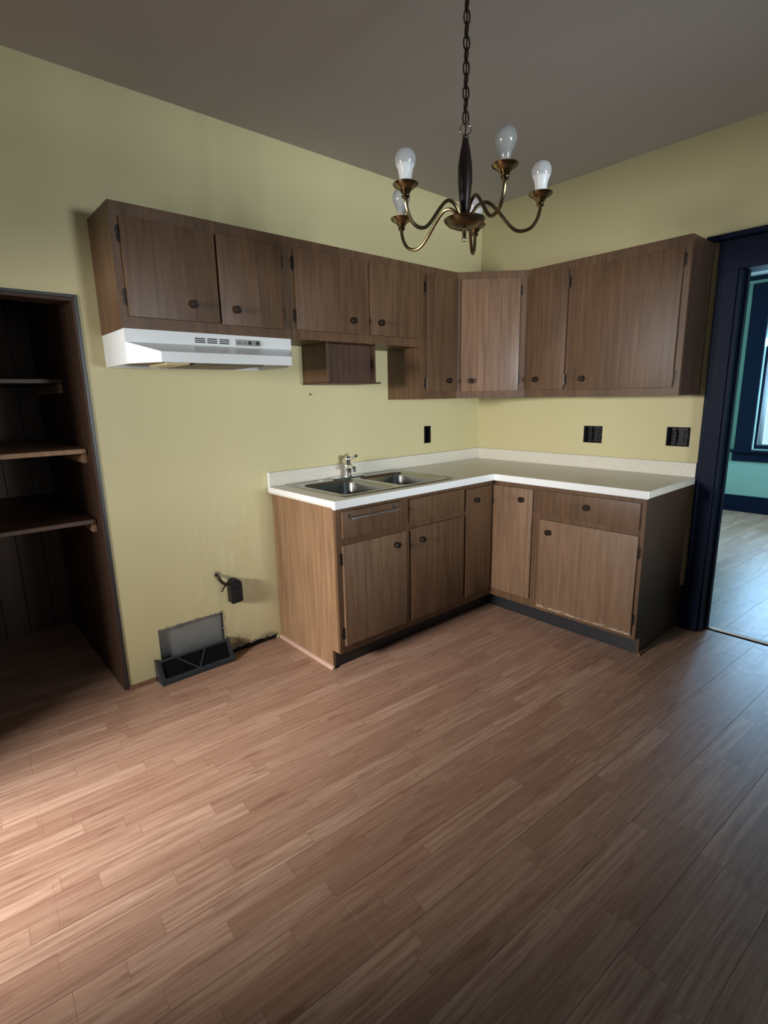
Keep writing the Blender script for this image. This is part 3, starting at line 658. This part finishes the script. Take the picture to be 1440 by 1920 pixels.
b = BM(); box(b, LW, L1, L1+0.005, 0.002, CD+0.004, CB+0.010, CT+0.0006, 0.0015); box(b, LW, L1, L1+0.005, CD-0.022, CD+0.004, CB-0.004, CB+0.012, 0.0015); box(b, LW, L1, L1+0.005, 0.002, 0.022, CT, CT+0.082, 0.0015); obj('end_cap', b, M['counter_edge'], c)
b = BM(); box(b, LW, 0.022, L1, 0.002, 0.022, CT, CT+0.082, 0.003); obj('backsplash', b, M['counter'], c)
b = BM(); box(b, RW, 0.0025, L2, 0.002, 0.022, CT, CT+0.082, 0.003); obj('backsplash', b, M['counter'], c)
b = BM(); box(b, RW, L2, L2+0.002, 0.024, CD, CB+0.004, CT-0.001); obj('end_cap', b, M['counter'], c)

# --- sink
def rrect(x0, x1, y0, y1, r, z, n=5):
    pts = []
    for cx_, cy_, a0 in ((x1-r, y1-r, 0), (x0+r, y1-r, 90), (x0+r, y0+r, 180), (x1-r, y0+r, 270)):
        for k in range(n+1):
            a = math.radians(a0+90*k/n); pts.append(Vector((cx_+r*math.cos(a), cy_+r*math.sin(a), z)))
    return pts
c = thing('kitchen_sink', 'double-bowl stainless steel drop-in sink in the white countertop', 'sink', (-1.347, -0.305, CT))
def ringv(b, pts): return [b.verts.new(p_) for p_ in pts]
def loft(b, A_, B_):
    n = len(A_)
    for i in range(n): b.faces.new((A_[i], B_[i], B_[(i+1) % n], A_[(i+1) % n]))
sx0, sx1, sy0, sy1 = -1.762, -0.932, -0.578, -0.032
bowls = [(-1.727, -1.368, -0.545, -0.115), (-1.326, -0.967, -0.545, -0.115)]
b = BM()
o0 = ringv(b, rrect(sx0, sx1, sy0, sy1, 0.03, CT+0.0008)); o1 = ringv(b, rrect(sx0+0.002, sx1-0.002, sy0+0.002, sy1-0.002, 0.03, CT+0.005)); o2 = ringv(b, rrect(sx0+0.008, sx1-0.008, sy0+0.008, sy1-0.008, 0.028, CT+0.0058)); o3 = ringv(b, rrect(sx0+0.012, sx1-0.012, sy0+0.012, sy1-0.012, 0.026, CT+0.003))
loft(b, o0, o1); loft(b, o1, o2); loft(b, o2, o3)
edges = []
def ring_edges(R):
    return [b.edges.get((R[i], R[(i+1) % len(R)])) or b.edges.new((R[i], R[(i+1) % len(R)])) for i in range(len(R))]
edges += ring_edges(o3); inner = []
for (x0, x1, y0, y1) in bowls:
    R = ringv(b, rrect(x0, x1, y0, y1, 0.055, CT+0.003)); inner.append(R); edges += ring_edges(R)
bmesh.ops.triangle_fill(b, edges=edges, use_beauty=True)
obj('rim', b, M['steel'], c, True)
for (x0, x1, y0, y1) in bowls:
    b = BM(); prev = None
    for ins, z, r in ((0, CT+0.003, 0.055), (0.004, CT-0.002, 0.055), (0.010, CT-0.02, 0.055), (0.018, CT-0.115, 0.055), (0.026, CT-0.140, 0.052), (0.042, CT-0.154, 0.045), (0.07, CT-0.158, 0.03)):
        R = ringv(b, rrect(x0+ins, x1-ins, y0+ins, y1-ins, r, z))
        if prev: loft(b, prev, R)
        prev = R
    b.faces.new(prev); bo = obj('bowl', b, M['steel'], c, True)
    b = BM(); lathe(b, [(0.043, 0.0), (0.043, 0.002), (0.036, 0.003), (0.030, 0.001), (0, 0.0005)], ((x0+x1)/2, (y0+y1)/2, CT-0.1575), n=20); obj('drain', b, M['chrome'], bo, True)
b = BM(); lathe(b, [(0.017, 0), (0.017, 0.003), (0.013, 0.0055), (0, 0.006)], (-1.55, -0.075, CT+0.003), n=16); obj('hole_cover', b, M['chrome'], c, True)

# --- faucet
FB = Vector((-1.347, -0.073, CT+0.0035))
c = thing('faucet', 'small chrome single-lever faucet on the back ledge of the sink', 'faucet', FB)
b = BM(); pts = rrect(FB.x-0.125, FB.x+0.125, FB.y-0.024, FB.y+0.024, 0.023, FB.z); prism(b, pts, (0, 0, 0.006)); obj('deck_plate', b, M['chrome'], c)
b = BM(); lathe(b, [(0.026, 0.006), (0.026, 0.012), (0.021, 0.018), (0.0205, 0.045), (0.023, 0.052), (0.023, 0.078), (0.019, 0.088), (0.012, 0.094), (0, 0.095)], FB, n=20); obj('body', b, M['chrome'], c, True)
b = BM(); sd = Vector((-0.33, -0.94, 0)); tube(b, spline([FB+Vector((0, 0, 0.060)), FB+sd*0.04+Vector((0, 0, 0.070)), FB+sd*0.08+Vector((0, 0, 0.072)), FB+sd*0.115+Vector((0, 0, 0.066))], 5), [0.016]*5+[0.015]*5+[0.0135]*6, 12); tube(b, [FB+sd*0.112+Vector((0, 0, 0.068)), FB+sd*0.112+Vector((0, 0, 0.048))], 0.013, 12); obj('spout', b, M['chrome'], c, True)
b = BM(); ld_ = Vector((0.55, -0.25, 0.0)).normalized()
lathe(b, [(0.010, 0.088), (0.017, 0.097), (0.018, 0.118), (0.013, 0.130), (0, 0.132)], FB, n=18)
tube(b, [FB+Vector((0, 0, 0.112)), FB+ld_*0.03+Vector((0, 0, 0.120)), FB+ld_*0.048+Vector((0, 0, 0.128))], [0.010, 0.008, 0.008], 10)
lathe(b, [(0, -0.012), (0.009, -0.008), (0.012, 0), (0.009, 0.008), (0, 0.012)], FB+ld_*0.052+Vector((0, 0, 0.130)), n=14); obj('lever', b, M['chrome'], c, True)

# ------------------------------------------------------------------ small things on the walls
def outlet_box(F, u0, u1, z0, z1, name, label, gangs):
    c = thing(name, label, 'outlet box', F.p((u0+u1)/2, -0.01, z0))
    b = BM(); t = 0.003
    box(b, F, u0+0.001, u1-0.001, -0.055, -0.052, z0+0.001, z1-0.001)
    box(b, F, u0+0.001, u0+0.001+t, -0.052, -0.001, z0+0.001, z1-0.001); box(b, F, u1-0.001-t, u1-0.001, -0.052, -0.001, z0+0.001, z1-0.001)
    box(b, F, u0+0.004, u1-0.004, -0.052, -0.001, z0+0.001, z0+0.004); box(b, F, u0+0.004, u1-0.004, -0.052, -0.001, z1-0.004, z1-0.001)
    obj('box_shell', b, M['blackplastic'], c)
    for g in range(gangs):
        uc = u0+(u1-u0)*(g+0.5)/gangs; b = BM(); zc = (z0+z1)/2
        box(b, F, uc-0.014, uc+0.014, -0.05, -0.036, zc-0.034, zc+0.034, 0.003)
        for s_ in (-1, 1): box(b, F, uc-0.010, uc+0.010, -0.036, -0.032, zc+s_*0.018-0.012, zc+s_*0.018+0.012, 0.003)
        box(b, F, uc-0.007, uc+0.007, -0.039, -0.0365, zc-0.05, zc+0.05)
        obj('receptacle', b, M['blackplastic'], c)
outlet_box(LW, 0.535, 0.605, 1.069, 1.19, 'outlet_box', 'narrow single outlet box without cover in the left wall above the backsplash', 1)
outlet_box(RW, 0.876, 1.003, 1.078, 1.187, 'outlet_box', 'square double outlet box without cover in the right wall, nearer the corner', 2)
outlet_box(RW, 1.392, 1.520, 1.083, 1.194, 'outlet_box', 'square double outlet box without cover in the right wall, close to the doorway trim', 2)

b = BM(); tube(b, [LW.p(1.551, -0.005, 1.418), LW.p(1.551, 0.008, 1.419)], 0.0018, 8); lathe(b, [(0, 0.0075), (0.005, 0.008), (0.005, 0.0095), (0, 0.0105)], LW.p(1.551, 0, 1.4185), LW.n, 10)
tag(obj('nail', b, M['bronze'], origin=LW.p(1.551, 0, 1.418)), 'tiny dark nail in the yellow wall below the small wooden box', 'nail')

# black range receptacle with its cable
c = thing('range_receptacle', 'black arched box with a bent cable, low on the yellow wall above the register', 'outlet', LW.p(2.12, 0, 0.31))
b = BM(); prof = [(2.089, 0.312), (2.152, 0.308), (2.153, 0.405)]
for k in range(7):
    a = math.pi*k/6; prof.append((2.121+0.032*math.cos(a), 0.412+0.030*math.sin(a)))
prof.append((2.089, 0.405))
pp = [LW.p(u_, 0.001, z_) for u_, z_ in prof]; prism(b, pp, LW.n*0.058); bmesh.ops.recalc_face_normals(b, faces=b.faces[:])
bmesh.ops.bevel(b, geom=[e for e in b.edges if e.calc_face_angle(0) > 0.9], offset=0.004, segments=2, affect='EDGES'); obj('housing', b, M['blackplastic'], c, True)
b = BM(); box(b, LW, 2.092, 2.15, 0.059, 0.064, 0.318, 0.40, 0.003); obj('face_plate', b, M['blackplastic'], c)
b = BM()
for du, dz_, ang in ((0.0, 0.03, 0), (-0.014, 0.0, 0.5), (0.014, 0.0, -0.5)): box(b, LW, 2.121+du-0.002, 2.121+du+0.002, 0.064, 0.0648, 0.352+dz_-0.01, 0.352+dz_+0.01)
obj('slot', b, M['void'], c)
b = BM(); box(b, LW, 2.086, 2.092, 0.001, 0.03, 0.40, 0.42); obj('strap', b, M['galv'], c)
b = BM(); tube(b, spline([LW.p(2.205, -0.01, 0.478), LW.p(2.206, 0.022, 0.470), LW.p(2.195, 0.03, 0.445), LW.p(2.175, 0.03, 0.425), LW.p(2.15, 0.028, 0.418)], 5), 0.0085, 8); obj('cable', b, M['chain'], c, True)
b = BM(); tube(b, spline([LW.p(2.165, 0.03, 0.42), LW.p(2.185, 0.032, 0.405), LW.p(2.197, 0.03, 0.385)], 4), 0.005, 6); obj('ground_wire', b, M['chain'], c, True)
b = BM(); lathe(b, [(0.007, 0.0), (0.015, 0.0005), (0.019, 0.003), (0.012, 0.005), (0.008, 0.002)], LW.p(2.206, 0.0, 0.480), LW.n, 9); obj('cable_clamp', b, M['plaster'], c)

# galvanised panel in the hole, cast floor register in front of it
b = BM()
prism(b, [(-2.531, 0.030, FZ), (-2.531, 0.024, 0.250), (-2.515, 0.024, 0.256), (-2.196, 0.018, 0.250), (-2.196, 0.026, FZ)], (0, 0.003, 0))
tag(obj('sheet_metal_panel', b, M['galv'], origin=(-2.36, 0.025, 0.0)), 'grey galvanised sheet metal panel in the ragged hole behind the floor register', 'metal panel')
c = thing('floor_register', 'black baseboard heat register with diagonal ribs at the foot of the yellow wall', 'register', LW.p(2.37, 0, 0))
ru0, ru1 = 2.182, 2.572
def rf(u, s_, off=0.0):          # point on the slanting face: s_ 0 bottom .. 1 top
    a = Vector((0.092, 0.012)); e = Vector((0.034, 0.112)); nrm = Vector((0.1, 0.058)).normalized()
    q_ = a+(e-a)*s_+nrm*off; return LW.p(u, q_.x, q_.y)
b = BM()
def rbar(u0, s0, u1, s1, off0, off1):
    pts = [rf(u0, s0, off0), rf(u1, s0, off0), rf(u1, s1, off0), rf(u0, s1, off0)]; prism(b, pts, rf(0, 0, off1)-rf(0, 0, off0))
rbar(ru0, 0, ru1, 0.17, -0.004, 0.004); rbar(ru0, 0.90, ru1, 1.0, -0.004, 0.004); rbar(ru0, 0.17, ru0+0.020, 0.90, -0.004, 0.004); rbar(ru1-0.020, 0.17, ru1, 0.90, -0.004, 0.004)
box(b, LW, ru0, ru1, 0.002, 0.096, 0.0, 0.012, 0.002)
prism(b, [LW.p(ru0, 0.002, 0.012), LW.p(ru0, 0.092, 0.012), LW.p(ru0, 0.034, 0.112), LW.p(ru0, 0.002, 0.112)], LW.u*0.003)
prism(b, [LW.p(ru1-0.003, 0.002, 0.012), LW.p(ru1-0.003, 0.092, 0.012), LW.p(ru1-0.003, 0.034, 0.112), LW.p(ru1-0.003, 0.002, 0.112)], LW.u*0.003)
obj('frame', b, M['register'], c)
b = BM()
def strip(ua, sa, ub, sb, w):
    A_, B_ = rf(ua, sa, -0.003), rf(ub, sb, -0.003); t_ = (B_-A_).normalized(); nn = (rf(0, 0, 1)-rf(0, 0, 0)).normalized(); x_ = t_.cross(nn)*w
    prism(b, [A_-x_, A_+x_, B_+x_, B_-x_], nn*0.005)
strip(2.470, 0.90, 2.378, 0.17, 0.004); strip(2.322, 0.90, 2.372, 0.17, 0.004); obj('rib', b, M['register'], c)
b = BM()
for k in range(24):
    u_ = 2.205+k*0.0068; lean = 0.028*(k/24-0.2)
    A_, B_ = rf(u_, 0.17, -0.010), rf(u_+lean, 0.90, -0.010); prism(b, [A_, A_+LW.u*0.0022, B_+LW.u*0.0022, B_], (rf(0, 0, 0.007)-rf(0, 0, 0)))
for k in range(24):
    u_ = 2.372+k*0.0077; A_, B_ = rf(u_, 0.17, -0.012), rf(u_-0.01, 0.90, -0.012); prism(b, [A_, A_+LW.u*0.0018, B_+LW.u*0.0018, B_], (rf(0, 0, 0.006)-rf(0, 0, 0)))
o = obj('fin', b, M['blackplastic'], c); o['kind'] = 'stuff'
b = BM(); prism(b, [rf(ru0+0.004, 0.05, -0.024), rf(ru1-0.004, 0.05, -0.024), rf(ru1-0.004, 0.98, -0.024), rf(ru0+0.004, 0.98, -0.024)], (0, 0.003, 0)); obj('damper', b, M['void'], c)

# shoe mouldings
def qround(bm, F, u0, u1, d, r, z=0.0, n=5):
    pts = [F.p(u0, d, z)]+[F.p(u0, d+r*math.cos(math.pi/2*k/n), z+r*math.sin(math.pi/2*k/n)) for k in range(n+1)]
    prism(bm, pts, F.u*(u1-u0))
SL = Fr((-1.8395, 0, 0), (0, -1, 0), (-1, 0, 0))
b = BM(); qround(b, SL, 0.008, 0.548, 0.0, 0.017); struct('trim_5', b, M['shoe'])
SR = Fr((0, -1.5565, 0), (-1, 0, 0), (0, -1, 0))
b = BM(); qround(b, SR, 0.034, 0.552, 0.0, 0.015); struct('trim_6', b, M['shoe_dark'])
b = BM(); qround(b, LW, 2.574, 2.703, 0.0, 0.016); struct('trim_7', b, M['shoe_dark'])

# ------------------------------------------------------------------ chandelier
CX, CY = -1.854, -1.407; C0 = Vector((CX, CY, 0))
c = thing('chandelier', 'brass five-arm chandelier with bare bulbs hanging on a dark chain', 'chandelier', (CX, CY, 1.887))
b = BM(); lathe(b, [(0.006, 1.887), (0.0075, 1.892), (0.0065, 1.905), (0.008, 1.918), (0.009, 1.93)], C0, n=14); lathe(b, [(0, 1.8865), (0.006, 1.887)], C0, n=14); obj('finial', b, M['brass'], c, True)
b = BM(); lathe(b, [(0, 1.924), (0.030, 1.926), (0.052, 1.935), (0.064, 1.946), (0.067, 1.952), (0.065, 1.954), (0.050, 1.944), (0.028, 1.937), (0.018, 1.945), (0.016, 1.962), (0.020, 1.970), (0, 1.972)], C0, n=32); obj('dish', b, M['brass_dark'], c, True)
b = BM(); lathe(b, [(0, 1.967), (0.013, 1.968), (0.014, 1.985), (0.019, 2.02), (0.0235, 2.065), (0.0225, 2.11), (0.016, 2.15), (0.010, 2.178), (0.009, 2.186), (0.011, 2.190), (0.006, 2.196), (0, 2.197)], C0, n=22); obj('stem', b, M['darkstem'], c, True)
vdir = Vector((fw.x, fw.y, 0)).normalized(); vx = Vector((vdir.y, -vdir.x, 0))
def ring_pts(ctr, a, w, h, n=20): return [ctr+a*(w*math.cos(2*math.pi*k/n))+Vector((0, 0, h*math.sin(2*math.pi*k/n))) for k in range(n)]
b = BM(); tube(b, ring_pts(C0+Vector((0, 0, 2.2125)), vx, 0.0175, 0.0165), 0.0026, 8, True); obj('loop', b, M['chrome'], c, True)
z = 2.2435; k = 0
while z < HC-0.03:
    a = math.radians(20 if k % 2 else 108); ax = Vector((math.cos(YAW+a), math.sin(YAW+a), 0))
    b = BM(); tube(b, ring_pts(C0+Vector((0, 0, z)), ax, 0.0098, 0.0205, 18), 0.0027, 7, True); obj('chain_link', b, M['chain'], c, True, origin=C0+Vector((0, 0, z))); z += 0.0335; k += 1
b = BM(); tube(b, [C0+Vector((0.001*math.sin(q_*2.1), 0.001*math.cos(q_*1.7), 2.195+q_*0.02)) for q_ in range(25)], 0.0024, 6); obj('cord', b, M['chain'], c, True)
b = BM(); lathe(b, [(0.012, HC-0.035), (0.03, HC-0.03), (0.055, HC-0.014), (0.06, HC-0.001), (0, HC-0.0005)], C0, n=28); obj('ceiling_canopy', b, M['brass_dark'], c, True)
AP = [(0.012, 1.958), (0.027, 1.972), (0.040, 1.988), (0.056, 1.997), (0.074, 1.997), (0.092, 1.985), (0.118, 1.957), (0.145, 1.925), (0.168, 1.907), (0.193, 1.903), (0.219, 1.913), (0.236, 1.936), (0.244, 1.962), (0.245, 1.978)]
ANG = [(144, -0.004, 'led'), (72, -0.010, 'clear'), (-144, 0.008, 'clear'), (-72, 0.013, 'led'), (0, -0.008, 'led')]
for adeg, dz, kind in ANG:
    a = 0.544+math.radians(adeg); dv = Vector((math.cos(a), math.sin(a), 0))
    b = BM(); tube(b, spline([C0+dv*r_+Vector((0, 0, z_+dz*min(1, r_/0.2))) for r_, z_ in AP], 4), 0.0056, 9); arm = obj('arm', b, M['brass_dark'], c, True)
    e = C0+dv*0.245+Vector((0, 0, dz))
    b = BM(); lathe(b, [(0.006, 1.972), (0.011, 1.976), (0.0125, 1.981), (0.010, 1.985), (0.015, 1.990), (0.017, 1.995), (0.024, 2.0), (0.034, 2.006), (0.038, 2.011), (0.0375, 2.013), (0.024, 2.010), (0.012, 2.009), (0, 2.009)], e, n=26); obj('cup', b, M['brass'], arm, True)
    if kind == 'led':
        b = BM(); lathe(b, [(0, 2.009), (0.0135, 2.0095), (0.0135, 2.022)], e, n=20); lathe(b, [(0.0135, 2.022), (0.0175, 2.0225), (0.0190, 2.036), (0.0225, 2.052), (0.0275, 2.062), (0, 2.0625)], e, n=24); bu = obj('bulb', b, M['led_white'], c, True); bu['label'] = 'bulb with a white lower half'
        b = BM(); lathe(b, [(0.0276, 2.061), (0.0302, 2.069), (0.0310, 2.076), (0.0298, 2.086), (0.0250, 2.0965), (0.0155, 2.1040), (0, 2.1065)], e, n=26); obj('dome', b, M['bulb_led'], bu, True)
    else:
        b = BM(); lathe(b, [(0, 2.009), (0.0135, 2.0095), (0.0135, 2.026), (0.012, 2.028)], e, n=20); bu = obj('bulb', b, M['socket'], c, True); bu['label'] = 'frosted see-through bulb'
        b = BM(); lathe(b, [(0.0125, 2.026), (0.0145, 2.032), (0.0175, 2.044), (0.0245, 2.057), (0.0295, 2.069), (0.0305, 2.080), (0.0285, 2.091), (0.0215, 2.102), (0.012, 2.1075), (0, 2.109)], e, n=26); obj('dome', b, M['bulb_clear'], bu, True)
